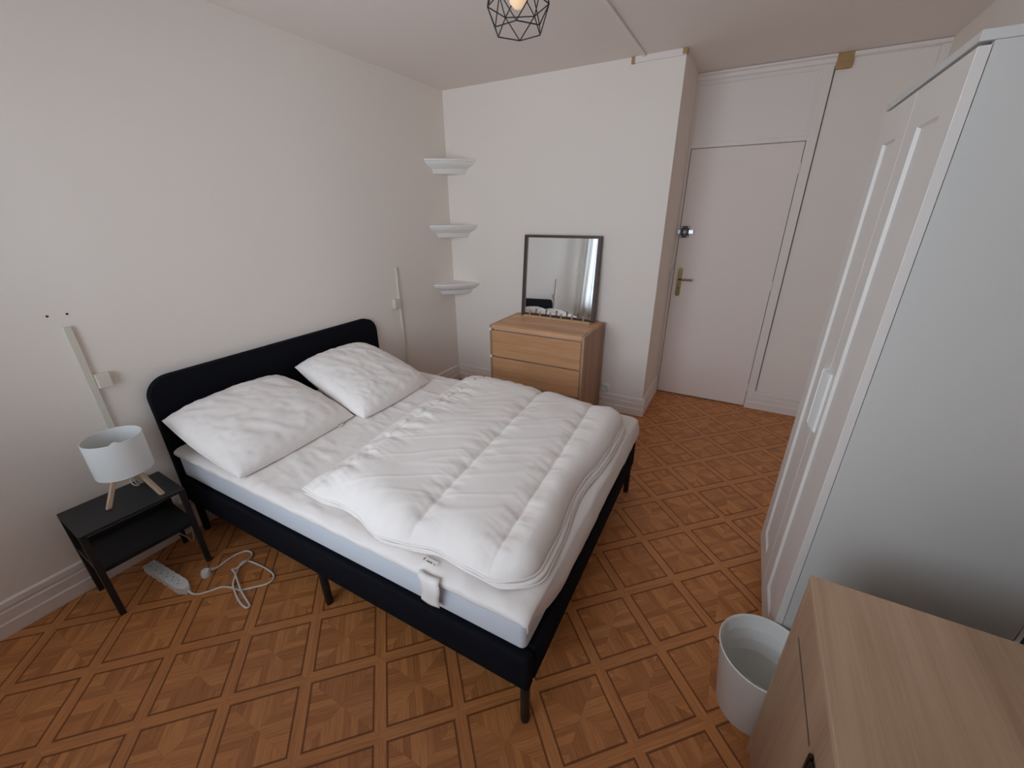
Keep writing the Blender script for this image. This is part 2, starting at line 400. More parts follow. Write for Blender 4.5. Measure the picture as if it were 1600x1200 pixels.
# door leaf
door = bpy.data.objects.new('door_1', None); C.objects.link(door); door.location = (1.892, YF, 0); struct(door)
link_mesh('gap', box(1.889, 2.631, YF + .009, YF + .0118, 0.0, 2.038), GAP, door, world=True)  # dark sheet behind the leaf, painted shade for the gap around it
link_mesh('leaf', box(1.8935, 2.627, YF + .001, YF + .011, 0.008, 2.034, .0015), DOORM, door, world=True)
for z0, z1 in ((1.835, 1.905), (1.010, 1.082), (0.15, 0.215)):
    hb = tube([(2.629, YF - .003, z0), (2.629, YF - .003, z1)], 0.005, 10)
    box(2.622, 2.636, YF - .002, YF + .001, z0 + .002, z1 - .002, .0005, bm=hb)
    link_mesh('hinge', hb, TRIM, door, world=True)
# brass handle
hp = [(math.cos(a) * .019 + 1.944, (1.133 if s > 0 else .932) + math.sin(a) * .019) for s, rng in ((1, range(0, 9)), (-1, range(8, 17))) for a in [PI * k / 8 for k in rng]]
b_ = prism(hp, YF - .008, YF + .001, 'y'); bmesh.ops.bevel(b_, geom=[e for e in b_.edges if abs(e.verts[0].co.y - e.verts[1].co.y) < 1e-6 and e.verts[0].co.y < YF - .005], offset=.003, segments=2, affect='EDGES')
hpl = link_mesh('handle_plate', b_, BRASS, door, world=True, smooth=True, sharp=40)
path = catmull([(1.944, YF - .008, 1.058), (1.944, YF - .035, 1.058), (1.952, YF - .048, 1.058), (1.975, YF - .050, 1.058), (2.05, YF - .048, 1.060)], 6)
hl = link_mesh('door_handle', tube(path, .0075, 12), BRASS, door, world=True, smooth=True, sharp=60)
link_mesh('keyhole', tube([(1.944, YF - .0082, .985), (1.944, YF - .0095, .985)], .006, 12), LOCKM, door, world=True)
# surface lock with sliding bolt (screwed onto the leaf)
lb = box(1.902, 1.964, YF - .014, YF + .001, 1.394, 1.482, .003)
lk = link_mesh('lock_plate', lb, LOCKM, door, world=True)
link_mesh('lock_bolt', box(1.960, 2.000, YF - .012, YF - .002, 1.421, 1.456, .003), CHROME, door, world=True)
link_mesh('lock_keeper', box(1.874, 1.900, YF - .013, YF, 1.421, 1.456, .003), CHROME, door, world=True)
kn = lathe([(0, 0), (.017, 0), (.0165, .008), (.011, .013), (0, .015)], 24)
kn.transform(Matrix.Translation((1.932, YF - .014, 1.437)) @ Matrix.Rotation(PI / 2, 4, 'X'))
link_mesh('lock_knob', kn, CHROME, door, world=True, smooth=True)
for x in (1.909, 1.957):
    for z in (1.402, 1.474):
        sc_ = tube([(x, YF - .0138, z), (x, YF - .0152, z)], .0032, 8)
        link_mesh('screw', sc_, CHROME, door, world=True)
# strike box on the return wall
o = link_mesh('strike_plate', box(XC, XC + .012, 3.63, 3.690, 1.125, 1.198, .003), TRIM, origin=(XC, 3.66, 1.16))
tag(o, 'small white painted strike plate on the return wall, beside the brass door handle', 'strike plate')

# ------------------------------------------------------------------ fittings on the left wall
def trunk(y0, y1, z1, by0, by1, bz0, bz1, label_t, label_s):
    t = link_mesh('cable_trunking', box(0, .014, y0, y1, .153, z1, .002), CABLE_T, origin=(0, (y0 + y1) / 2, .153))
    tag(t, label_t, 'cable duct')
    s = thing('wall_box', label_s, 'wall box', (0, (by0 + by1) / 2, (bz0 + bz1) / 2))
    link_mesh('back_box', box(0, .022, by0, by1, bz0, bz1, .003), CABLE_T, s, world=True)
    link_mesh('cover', box(.022, .030, by0 + .002, by1 - .002, bz0 + .002, bz1 - .002, .003), CABLE_T, s, world=True)
trunk(.414, .440, 1.180, .4405, .492, .897, .962, 'wide ivory cable trunking rising behind the bedside lamp', 'ivory square box on the trunking above the bedside lamp')
trunk(2.332, 2.352, 1.205, 2.262, 2.3315, .893, .966, 'slim ivory cable trunking between the headboard and the corner shelves', 'ivory box on the slim trunking right of the headboard')
for (y, z, l) in ((.389, 1.231, 'small dark screw hole in the left wall, the one farther left above the wide trunking'), (.447, 1.229, 'small dark screw hole in the left wall, the one farther right above the wide trunking'),
                  (2.295, 1.222, 'faint screw hole above the slim trunking, nearer the bed'), (2.372, 1.222, 'faint screw hole above the slim trunking, nearer the room corner')):
    dark = y < 1
    b_ = lathe([(0, .0012), (.0035 if dark else .0022, .0010), (.0048 if dark else .003, 0)], 10)
    b_.transform(Matrix.Translation((0, y, z)) @ Matrix.Rotation(PI / 2, 4, 'Y'))
    tag(link_mesh('screw_hole', b_, BLACK_P if dark else CABLE_T, origin=(0, y, z)), l, 'screw hole')

def outlet(label, loc, axis):
    t = thing('wall_outlet', label, 'socket', loc)
    pl = box(-.037, .037, -.010, 0, -.037, .037, .004)
    ring = lathe([(.028, 0), (.028, .022), (.024, .022), (.0225, .006), (0, .006)], 32); ring.transform(Matrix.Translation((0, -.008, 0)) @ Matrix.Rotation(PI / 2, 4, 'X'))
    holes = bmesh.new()
    for sx in (-.0095, .0095): tube([(sx, -.0138, 0), (sx, -.0152, 0)], .0026, 10, bm=holes)
    for b_, n, m in ((pl, 'plate', WHITE_P), (ring, 'socket_ring', WHITE_P), (holes, 'pin_holes', BLACK_P)):
        if axis == 'x': b_.transform(Matrix.Rotation(PI / 2, 4, 'Z'))
        link_mesh(n, b_, m, t, smooth=(n == 'socket_ring'), sharp=40)
    return t
outlet('white round-socket wall outlet above the baseboard right of the oak dresser', (1.551, YB, .203), 'y')
outlet('white wall outlet low on the left wall behind the black bedside table', (0, .556, .205), 'x')

# ------------------------------------------------------------------ corner shelves
def corner_shelf(ztop, label):
    t = thing('corner_shelf', label, 'shelf', (0, YB, ztop), 0, 'white corner shelves')
    prof = [(0, .300), (-.012, .300), (-.016, .290), (-.026, .286), (-.036, .276), (-.052, .246), (-.062, .222), (-.068, .212), (-.072, .212), (-.078, .205), (-.098, .196), (-.104, .188)]
    def loop(leg, z, bm, nb=10):
        pts = [(0, 0)]
        for i in range(nb + 1):
            s = i / nb; x = leg * s; y = -leg * (1 - s); bulge = .13 * leg * math.sin(PI * s)
            pts.append((x + bulge * .707, y - bulge * .707))
        return [bm.verts.new((x, y, z)) for x, y in pts]
    bm = bmesh.new(); R = [loop(l, z, bm) for z, l in prof]; n = len(R[0])
    for a, b in zip(R, R[1:]):
        for i in range(n): bm.faces.new((a[i], a[(i + 1) % n], b[(i + 1) % n], b[i]))
    bm.faces.new(R[0]); bm.faces.new(R[-1][::-1])
    link_mesh('moulding', bm, SHELFM, t, smooth=True, sharp=25)
for z, l in ((2.002, 'white moulded corner shelf, topmost of the three in the room corner'), (1.500, 'white moulded corner shelf, middle of the three in the room corner'), (1.002, 'white moulded corner shelf, lowest of the three, nearest the bed')):
    corner_shelf(z, l)

# ------------------------------------------------------------------ bed
bed = thing('bed', 'double bed frame upholstered in near-black fabric with rounded headboard', 'bed', (.0097, .5832, 0), .0105)
bed_m = Matrix.Translation(bed.location) @ Matrix.Rotation(.0105, 4, 'Z')
BL, BW = 2.046, 1.448
ZF0, ZF1 = .192, .346
def rail(x0, x1, y0, y1): return box(x0, x1, y0, y1, ZF0, ZF1, .012, 3)
link_mesh('side_rail', rail(.045, BL, 0, .045), NAVY, bed, smooth=True, sharp=60)
link_mesh('side_rail', rail(.045, BL, BW - .045, BW), NAVY, bed, smooth=True, sharp=60)
link_mesh('foot_rail', rail(BL - .044, BL + .001, .045, BW - .045), NAVY, bed, smooth=True, sharp=60)
link_mesh('slat_base', box(.05, BL - .045, .046, BW - .046, .320, .350), BLACK_P, bed)
# headboard: rounded rectangle, slightly puffed
def rrect(y0, y1, z0, z1, r, n=10):
    pts = [(y0, z0), (y1, z0)]
    for k in range(n + 1):
        a = PI / 2 * k / n; pts.append((y1 - r + r * math.cos(a), z1 - r + r * math.sin(a)))
    for k in range(n + 1):
        a = PI / 2 + PI / 2 * k / n; pts.append((y0 + r + r * math.cos(a), z1 - r + r * math.sin(a)))
    return pts
hb = prism(rrect(.0, BW, .20, .883, .105), .004, .044, 'x')
bmesh.ops.bevel(hb, geom=[e for e in hb.edges if abs(e.verts[0].co.x - e.verts[1].co.x) < 1e-6], offset=.011, segments=4, profile=.5, affect='EDGES')
link_mesh('headboard', hb, NAVY, bed, smooth=True, sharp=45)
for x, y in ((.06, .025), (.06, BW - .025), (1.05, .022), (1.05, BW - .022), (BL - .022, .026), (BL - .022, BW - .026)):
    link_mesh('leg', tube([(x, y, 0), (x, y, .012), (x, y, .013), (x, y, ZF0 + .01)], [.0155, .0155, .0165, .0165], 16), LEGM, bed, smooth=True, sharp=50)

# mattress
mx0, mx1, my0, my1 = .056, BL - .018, .016, BW - .014
def soft_box(x0, x1, y0, y1, z0, z1, r, wob, seed):
    """rounded slab as a grid with slight cloth undulation"""
    b = box(x0, x1, y0, y1, z0, z1, r, 5)
    return b
tagm = link_mesh('mattress', box(mx0, mx1, my0, my1, .3515, .506, .022, 5), MATT, smooth=True, sharp=70)
tagm.data.transform(bed_m); tag(tagm, 'bluish-white mattress on the black bed frame, its long side bare', 'mattress')
# ---- mattress protector: top sheet with a folded-over edge, hanging over the foot
def fbm(x, y, s=0.0, oct=4): return noise.fractal(Vector((x, y, s)), 1.0, 2.0, oct)
def sheet():
    bm = bmesh.new(); nx, ny = 200, 150; th = .0
    # cross-section along x: from head to foot then down; along y: short hem over both long sides
    xs = [mx0 + .002 + (mx1 + .006 - mx0) * i / (nx - 28) for i in range(nx - 28 + 1)]
    Lx = [(x, 0.0) for x in xs]
    for k in range(1, 28): Lx.append((mx1 + .008, -.165 * k / 27))            # hangs at the foot
    Ly = []
    for k in range(6): Ly.append((my0 - .008, -.045 + .045 * k / 6))
    for j in range(ny + 1): Ly.append((my0 - .006 + (my1 - my0 + .012) * j / ny, 0.0))
    for k in range(1, 7): Ly.append((my1 + .008, -.045 * k / 6))
    V = []
    for (x, dx) in Lx:
        row = []
        for (y, dy) in Ly:
            z = .514; px, py = x, y
            # rounded edges
            ed = min(max((x - (mx1 - .03)) / .036, 0), 1); z -= .012 * ed ** 2
            e2 = min(max((my0 + .03 - y) / .036, 0), 1); e3 = min(max((y - my1 + .03) / .036, 0), 1); z -= .012 * (e2 ** 2 + e3 ** 2)
            w = 0.0
            if dx == 0 and dy == 0:
                # creases running away from the duvet, mostly near its head-side edge
                band = math.exp(-((x - .80) / .28) ** 2)
                w = .0045 * fbm(x * 5 + y * 1.5, y * 3, 1) + .009 * band * max(0, fbm(x * 4 - y * 1.2, y * 15 + x * 3.0, 4, 3))
                w += .006 * math.exp(-((y - my0) / .10) ** 2) * (1 if x > .5 else .3) * max(0, math.sin(x * 36 + 5 * fbm(x * 3, y * 6, 7)))
                w = max(w, -.004)
                if .05 < y < 1.43: w = min(w, .003 + max(0, .85 - x) * .15)
            z += w
            if dx < 0:
                # foot side: bulging skirt, its near corner cut high
                t = -dx / .165; near = min(max((y - my0 - .05) / .22, 0), 1)
                depth = .030 + (.150 - .030) * near ** .7
                z += -t * depth
                px = mx1 + .008 + .016 * math.sin(PI * min(t, 1)) * near + .005 * fbm(y * 4, t * 2, 3) * near
                z += .006 * fbm(y * 3, 0, 11) * t
                z = max(z, .352)
                if dy < 0: z = max(z + dy * .6, .352); px = min(px, mx1 + .010)
            elif dy < 0:
                hem = 0.32 + .2 * fbm(x * 3, 2, 9); z += dy * hem; py += .001 * math.sin(x * 50)
            p = bed_m @ Vector((px, py, z)); row.append(bm.verts.new(p))
        V.append(row)
    for i in range(len(V) - 1):
        for j in range(len(V[0]) - 1): bm.faces.new((V[i][j], V[i + 1][j], V[i + 1][j + 1], V[i][j + 1]))
    return bm
prot = thing('mattress_protector', 'white cotton mattress protector creased over the mattress and hanging over the bed foot', 'mattress protector', tuple(bed_m @ Vector((1.0, .72, .51))))
so = link_mesh('cover', sheet(), PROT, prot, world=True, smooth=True)
sm = so.modifiers.new('thickness', 'SOLIDIFY'); sm.thickness = .004; sm.offset = 1
# elastic corner strap lying down the near side
sb = bmesh.new(); rows = []
for k in range(15):
    t = k / 14; z = .520 - .122 * t + (0 if t > .12 else -.0)
    y = .600 - .006 - (.004 + .004 * math.sin(t * 5)) ; y0 = y if t > .0 else .604
    xa = 1.655 + .012 * math.sin(t * 4) + .010 * t; xb = xa + .078 - .004 * t + .006 * math.sin(t * 6 + 1)
    rows.append([sb.verts.new((xa + (xb - xa) * q / 5, y0 - .003 * math.sin(PI * q / 5), z - .004 * q / 5 * (1 + math.sin(q)))) for q in range(6)])
for a, b in zip(rows, rows[1:]):
    for q in range(5): sb.faces.new((a[q], a[q + 1], b[q + 1], b[q]))
st = link_mesh('elastic_strap', sb, PROT, prot, world=True, smooth=True)
q = st.modifiers.new('thickness', 'SOLIDIFY'); q.thickness = .0025; q.offset = 1
st['label'] = 'short white elastic strap hanging down the mattress side'

# ------------------------------------------------------------------ pillows
def pillow(corners, top, bot, label, seed, floor_z=.524, head_x=.062):
    """corners: head-near, head-far, foot-far, foot-near (world)"""
    A, B, Cn, D = [Vector(c) for c in corners]; n = 70
    t = thing('pillow', label, 'pillow', tuple((A + B + Cn + D) / 4 * 1.0), 0, 'pillows on the bed')
    bm = bmesh.new()
    def P(u, v, side):
        s, w = (u + 1) / 2, (v + 1) / 2
        # edges curve inwards between the pointed corners
        pin = -.045
        s2 = .5 + (s - .5) * (1 - pin * (1 - (v * v)) * 1.0); w2 = .5 + (w - .5) * (1 - pin * (1 - (u * u)))
        p = A.lerp(B, w2).lerp(D.lerp(Cn, w2), s2)
        nrm = (B - A).cross(D - A).normalized()
        if nrm.z < 0: nrm = -nrm
        prof = (max(0, 1 - abs(u) ** 3.2) ** .46) * (max(0, 1 - abs(v) ** 3.2) ** .46)
        e = max(abs(u), abs(v))
        wr = .0
        rim = (e ** 5) * (1 - e ** 14)
        wr += .010 * rim * fbm(u * 7 + seed, v * 7, 2, 3)
        wr += .0075 * (1 - e ** 4) * (1 - abs(fbm(u * 1.7 + seed * 3, v * 2.3 - u, 5, 3)) * 2.2)
        cr_ = fbm(u * 2.2 + v * 1.1 + seed, v * 1.6 - u * .7, 12, 2); wr += .0035 * math.exp(-(cr_ / .05) ** 2) * (1 - e ** 6)
        wr += .0022 * fbm(u * 9 + v * 5, v * 3 - u * 2 + seed, 8, 3) * (1 - e ** 8)
        if side > 0: return p + nrm * (top * prof + wr * (1 if e < .999 else 0))
        q = p - nrm * (bot * prof); return q
    def clampz(p):
        z = p.z; 
        if z < floor_z: p.z = floor_z + .001
        if p.x < head_x: p.x = head_x + (p.x - head_x) * .05
        return p
    T = [[None] * (n + 1) for _ in range(n + 1)]; Bt = [[None] * (n + 1) for _ in range(n + 1)]
    for i in range(n + 1):
        for j in range(n + 1):
            u = math.sin((i / n * 2 - 1) * PI / 2); v = math.sin((j / n * 2 - 1) * PI / 2)
            T[i][j] = bm.verts.new(clampz(P(u, v, 1)))
            edge = i in (0, n) or j in (0, n)
            Bt[i][j] = T[i][j] if edge else bm.verts.new(clampz(P(u, v, -1)))
    for i in range(n):
        for j in range(n):
            bm.faces.new((T[i][j], T[i + 1][j], T[i + 1][j + 1], T[i][j + 1]))
            f = (Bt[i][j], Bt[i][j + 1], Bt[i + 1][j + 1], Bt[i + 1][j])
            if len(set(f)) > 2:
                try: bm.faces.new(f)
                except ValueError: pass
    link_mesh('pillow_body', bm, LINEN, t, world=True, smooth=True)
    # piped seam
    ring = []
    for i in range(n): ring.append(P(math.sin((i / n * 2 - 1) * PI / 2), -1, 1))
    for j in range(n): ring.append(P(1, math.sin((j / n * 2 - 1) * PI / 2), 1))
    for i in range(n, 0, -1): ring.append(P(math.sin((i / n * 2 - 1) * PI / 2), 1, 1))
    for j in range(n, 0, -1): ring.append(P(-1, math.sin((j / n * 2 - 1) * PI / 2), 1))
    ring = [clampz(p) for p in ring]
    link_mesh('piping', tube(ring, .0028, 6, closed=True), LINEN, t, world=True, smooth=True)
    # small sewn label on the foot-side edge
    e0 = P(1, .62, 1); e1 = P(1, .80, 1); d = (e1 - e0).normalized(); out = Vector((1, 0, 0))
    lb = bmesh.new(); w = .030
    vs = [lb.verts.new(e0 + d * a + out * b_ + Vector((0, 0, .0045 if b_ == 0 else -.002))) for a, b_ in ((0, 0), (w, 0), (w, .016), (0, .016))]
    lb.faces.new(vs); o = link_mesh('care_label', lb, LINEN, t, world=True); mq = o.modifiers.new('t', 'SOLIDIFY'); mq.thickness = .0012
    ib = bmesh.new()
    for a0, a1, h in ((.003, .013, .008), (.016, .027, .0085)):
        vs = [ib.verts.new(e0 + d * a + out * b_ + Vector((0, 0, .0062 - .4 * b_))) for a, b_ in ((a0, h - .003), (a1, h - .003), (a1, h + .002), (a0, h + .002))]
        ib.faces.new(vs)
    link_mesh('label_print', ib, BLACK_P, t, world=True)
    return t
pillow([(.095, .585, .690), (.105, 1.170, .715), (.600, 1.262, .532), (.640, .600, .535)], .100, .085, 'plump white pillow on the near side of the bed, beside the lamp', 1.3)
pillow([(.110, 1.285, .735), (.125, 1.790, .745), (.650, 1.870, .532), (.685, 1.262, .535)], .098, .085, 'plump white pillow on the far side of the bed, toward the corner shelves', 6.1)

# ------------------------------------------------------------------ duvet
def duvet():
    t = thing('duvet', 'white quilted duvet folded over on the foot half of the bed', 'duvet', (1.5, 1.3, .53))
    seams = [1.055, 1.580, 1.895]; slopes = [.0, -.10, -.085]
    def edge_pt(ang_u, v): pass
    # upper layer outline in world x,y as functions of v (0 near .. 1 far)
    def left(v): return .985 - .105 * v + .012 * math.sin(v * 9)
    def right(v): return 2.022 - .022 * v - .030 * math.exp(-((v - .42) / .16) ** 2)
    def near(u): return .655 + .018 * math.sin(u * 9 + .5) - .012 * math.sin(u * 17) - .015 * u
    def far(u): return 1.985 + .045 * math.sin(PI * min(u * 1.3, 1)) * .6 - .055 * u
    def P(u, v):
        # rounded foot corners
        x = left(v) + (right(v) - left(v)) * u; y = near(u) + (far(u) - near(u)) * v
        # corner rounding: pull in
        r = .13
        for (cu, cv) in ((1, 0), (1, 1)):
            du = abs(cu - u) * 1.0; dv = abs(cv - v) * 1.32
            if du < r and dv < r:
                a, b_ = 1 - du / r, 1 - dv / r
                if a > 0 and b_ > 0:
                    a, b_ = a * math.sqrt(1 - b_ * b_ / 2), b_ * math.sqrt(1 - a * a / 2); sx = r - r * a; sy = r - r * b_
                    un = 1 - sx; vn = (sy / 1.32) if cv == 0 else 1 - sy / 1.32
                    x = left(vn) + (right(vn) - left(vn)) * un; y = near(un) + (far(un) - near(un)) * vn
        return x, y
    def height(x, y, u, v):
        du = min((1 - u) * 1.0, 9); dvv = min(v, 1 - v) * 1.32; dl = u * 1.0
        R = .075
        def rnd_(d): d = min(max(d / R, 0), 1); return math.sqrt(max(0, 1 - (1 - d) ** 2))
        q_ = min(dvv / .15, 1); e = min(1, rnd_(du) * (1 - (1 - q_) ** 2.4) ** .75)
        gath = math.exp(-((dvv - .03) / .05) ** 2) * (.005 * math.sin(x * 44 + 5 * fbm(x * 3, 1, 2)) + .004 * fbm(x * 22, y * 5, 8, 2))
        el = min(max(dl / .16, 0), 1); el = math.sin(el * PI / 2) ** .8
        rollv = math.exp(-((v) / .10) ** 2)                        # near-left corner rolls up
        e *= el * (1 - .35 * rollv) + .35 * rollv * rnd_(dl)
        # quilting channels
        h = .074
        sx = [x - (s + m_ * v) for s, m_ in zip(seams, slopes)]
        dmin = min(abs(q) for q in sx)
        chan = 1 - .20 * math.exp(-abs(dmin) / .010) - .13 * math.exp(-(dmin / .045) ** 2) - .05 * math.exp(-(dmin / .10) ** 2)
        # puckers: short ridges across each seam
        pk = 0
        for k, q in enumerate(sx):
            amp = (.0075 if k == 0 else .0038) * math.exp(-(q / (.12 if k == 0 else .07)) ** 2)
            ph = y * (52 + 8 * math.sin(k * 2.0)) + 2.6 * fbm(x * 6, y * 5, k + 3) + q * (6 if q > 0 else -6)
            pk += amp * (math.sin(ph) * .6 + .6 * fbm(x * 5, y * 34 + x * 8, k + 20, 2))
        # long soft wrinkles running slantwise
        wr = .008 * fbm(x * 2.6 + y * 1.4, y * 2.2 - x * 1.1, 5, 2)
        wr += .0030 * fbm(x * 5 + y * 3, y * 3 - x * 4, 9, 2)
        ca, sa = math.cos(.55), math.sin(.55); la = x * ca + y * sa; lb_ = -x * sa + y * ca
        rk = fbm(la * 1.5, lb_ * 7.5, 31, 2); wr += .0014 * math.exp(-(rk / .12) ** 2) * (1 if u < .82 else .35)
        return e * (h * chan + wr + gath) + pk * min(1, e * 1.1)
    nu, nv = 250, 300
    def layer(name, z0, scale, dx, dz_top, keep_w, par):
        bm = bmesh.new(); T = []; Bq = []
        for i in range(nu + 1):
            rt_, rb_ = [], []
            for j in range(nv + 1):
                u, v = i / nu, j / nv
                # denser sampling at the edges
                u = .5 - .5 * math.cos(PI * (u * .86 + .07)); v = .5 - .5 * math.cos(PI * (v * .86 + .07))
                lo = .5 - .5 * math.cos(PI * .07); hi = 1 - lo; u = (u - lo) / (hi - lo); v = (v - lo) / (hi - lo)
                u = min(max(u, 0), 1); v = min(max(v, 0), 1)
                x, y = P(u, v); x += dx * u; y += (v - .5) * scale
                hgt = height(x, y, u, v) * keep_w
                sag = 0
                if x > 1.965: sag = -.10 * (x - 1.965) if z0 > .54 else 0
                T_ = bm.verts.new((x, y, z0 + dz_top + hgt + sag)); rt_.append(T_)
                if i in (0, nu) or j in (0, nv): rb_.append(T_)
                else: rb_.append(bm.verts.new((x, y, z0 + sag)))
            T.append(rt_); Bq.append(rb_)
        for i in range(nu):
            for j in range(nv):
                bm.faces.new((T[i][j], T[i + 1][j], T[i + 1][j + 1], T[i][j + 1]))
                f = (Bq[i][j], Bq[i][j + 1], Bq[i + 1][j + 1], Bq[i + 1][j])
                try: bm.faces.new(f)
                except ValueError: pass
        return link_mesh(name, bm, DUVETM, par, world=True, smooth=True)
    layer('quilted_top', .552, 0.0, 0.0, .014, 1.0, t)
    layer('quilted_underside', .5275, -.020, .016, .012, .30, t)
    # piping round the upper layer
    ring = []; K = 90
    for i in range(K): ring.append((i / K, 0))
    for i in range(K): ring.append((1, i / K))
    for i in range(K): ring.append((1 - i / K, 1))
    pts = []
    for u, v in ring:
        x, y = P(u, v); sag = -.10 * max(0, x - 1.965); pts.append(Vector((x, y, .562 + sag + .003 * math.sin(u * 40 + v * 37))))
    out = [pts[0]]
    for p in pts[1:]:
        if (p - out[-1]).length > .006: out.append(p)
    link_mesh('piping', tube(out, .0050, 8), DUVETM, t, world=True, smooth=True)
    pts2 = [Vector((p.x + .016 * min(1, max(0, (p.x - 1.0))), 1.32 + (p.y - 1.32) * .985, p.z - .030)) for p in out]
    link_mesh('piping', tube(pts2, .0042, 8), DUVETM, t, world=True, smooth=True)
    # sewn label poking out at the near edge
    lb = box(1.640, 1.700, .630, .650, .5275, .5290, .0004); link_mesh('care_label', lb, LINEN, t, world=True)
    ib = box(1.645, 1.648, .634, .645, .5291, .5297); box(1.658, 1.682, .6345, .6375, .5291, .5297, bm=ib); box(1.690, 1.6925, .633, .638, .5291, .5297, bm=ib)
    link_mesh('label_print', ib, BLACK_P, t, world=True)
duvet()

# ------------------------------------------------------------------ bedside table
ns = thing('bedside_table', 'black metal bedside table with lower shelf holding the lamp', 'bedside table', (.0514, .1458, 0), -.0357)
ND, NW, NH = .268, .362, .440
bm = box(0, ND, 0, NW, NH - .008, NH, .003); box(ND - .004, ND, .004, NW - .004, NH - .015, NH - .008, bm=bm); box(0, .004, .004, NW - .004, NH - .015, NH - .008, bm=bm)
box(.004, ND - .004, 0, .003, NH - .015, NH - .008, bm=bm); box(.004, ND - .004, NW - .003, NW, NH - .015, NH - .008, bm=bm)
link_mesh('tabletop', bm, NSM, ns)
bm = box(.004, ND - .003, .012, NW - .012, .246, .252, .001); box(ND - .006, ND - .003, .012, NW - .012, .236, .252, bm=bm)
box(.004, .007, .012, NW - .012, .246, .276, bm=bm)
link_mesh('lower_shelf', bm, NSM, ns)
for x in (0, ND):
    for y in (0, NW):
        sx = 1 if x == 0 else -1; sy = 1 if y == 0 else -1
        bm = box(min(x, x + sx * .022), max(x, x + sx * .022), min(y, y + sy * .022), max(y, y + sy * .022), 0, NH - .008, .0015)
        link_mesh('leg', bm, NSM, ns)
for y in (.004, NW - .010):
    link_mesh('side_brace', box(.022, ND - .022, y, y + .006, .232, .258), NSM, ns)

# ------------------------------------------------------------------ table lamp
LX, LY = .203, .370
lamp = thing('table_lamp', 'small table lamp with white drum shade on wooden tripod legs', 'lamp', (LX, LY, NH + .001))
sh = lathe([(.0985, .580), (.0985, .742), (.0965, .743), (.0965, .581)], 72, LX, LY, closed=True)
shade = link_mesh('lamp_shade', sh, SHADE, lamp, world=True, smooth=True, sharp=50)
for z in (.581, .742):
    rb = tube([(LX + .0975 * math.cos(a), LY + .0975 * math.sin(a), z) for a in [2 * PI * k / 64 for k in range(64)]], .0016, 6, closed=True)
    link_mesh('shade_rim', rb, WHITE_P, lamp, world=True, smooth=True)
feet = [(.207, .268), (.292, .428), (.108, .424)]
for fx, fy in feet:
    foot = Vector((fx, fy, NH + .001)); top = Vector((LX + (fx - LX) * .22, LY + (fy - LY) * .22, .612)); d = (top - foot)
    sd = Vector((-(fy - LY), fx - LX, 0)).normalized() * .0085; up_ = Vector((fx - LX, fy - LY, 0)).normalized() * .0085
    b_ = bmesh.new(); A = [b_.verts.new(foot + a * sd + c * up_) for a, c in ((-1, -1), (1, -1), (1, 1), (-1, 1))]; B_ = [b_.verts.new(top + a * sd + c * up_) for a, c in ((-1, -1), (1, -1), (1, 1), (-1, 1))]
    b_.faces.new(A); b_.faces.new(B_[::-1])
    for k in range(4): b_.faces.new((A[k], A[(k + 1) % 4], B_[(k + 1) % 4], B_[k]))
    bmesh.ops.recalc_face_normals(b_, faces=b_.faces); bmesh.ops.bevel(b_, geom=b_.edges[:], offset=.0012, segments=1, affect='EDGES')
    link_mesh('leg', b_, LEGWOOD, lamp, world=True)
link_mesh('hub', lathe([(0, .598), (.032, .598), (.034, .604), (.034, .614), (0, .618)], 24, LX, LY), LEGWOOD, lamp, world=True, smooth=True, sharp=40)
link_mesh('bulb_socket', lathe([(0, .616), (.019, .616), (.019, .650), (.016, .654), (0, .654)], 24, LX, LY), WHITE_P, lamp, world=True, smooth=True, sharp=40)
link_mesh('bulb', lathe([(0, .652), (.013, .654), (.016, .668), (.022, .682), (.023, .694), (.018, .706), (.008, .713), (0, .715)], 24, LX, LY), WHITE_P, lamp, world=True, smooth=True)
sp = bmesh.new()
for k in range(3):
    a = 2 * PI * k / 3 + .4; tube([(LX + .018 * math.cos(a), LY + .018 * math.sin(a), .650), (LX + .097 * math.cos(a), LY + .097 * math.sin(a), .662)], .0016, 6, bm=sp)
link_mesh('shade_spider', sp, WHITE_P, lamp, world=True)
cord = catmull([(LX, LY, .600), (.185, .385, .500), (.160, .400, .462), (.11, .395, .4465), (.06, .40, .4465), (.034, .415, .440), (.030, .44, .36), (.034, .452, .22), (.060, .462, .140), (.104, .480, .085), (.108, .500, .045), (.108, .511, .010),
                (.104, .524, .012), (.100, .530, .04), (.085, .541, .10), (.056, .553, .16), (.040, .556, .202)], 8)
link_mesh('cord', tube(cord, .0024, 8), CABLE_M, lamp, world=True, smooth=True)
pg = lathe([(0, 0), (.019, 0), (.019, .022), (.012, .034), (.006, .040), (0, .040)], 20); pg.transform(Matrix.Translation((.0145, .556, .205)) @ Matrix.Rotation(PI / 2, 4, 'Y'))
link_mesh('plug', pg, WHITE_P, lamp, world=True, smooth=True, sharp=40)

# ------------------------------------------------------------------ power strip
ps = thing('power_strip', 'white six-way power strip with looped cable on the parquet floor', 'power strip', (.29, .33, 0))
ang = math.atan2(.340 - .322, .447 - .120)
PM = Matrix.Translation((.120, .322, 0)) @ Matrix.Rotation(ang, 4, 'Z')
bm = bmesh.new(); L0 = .330
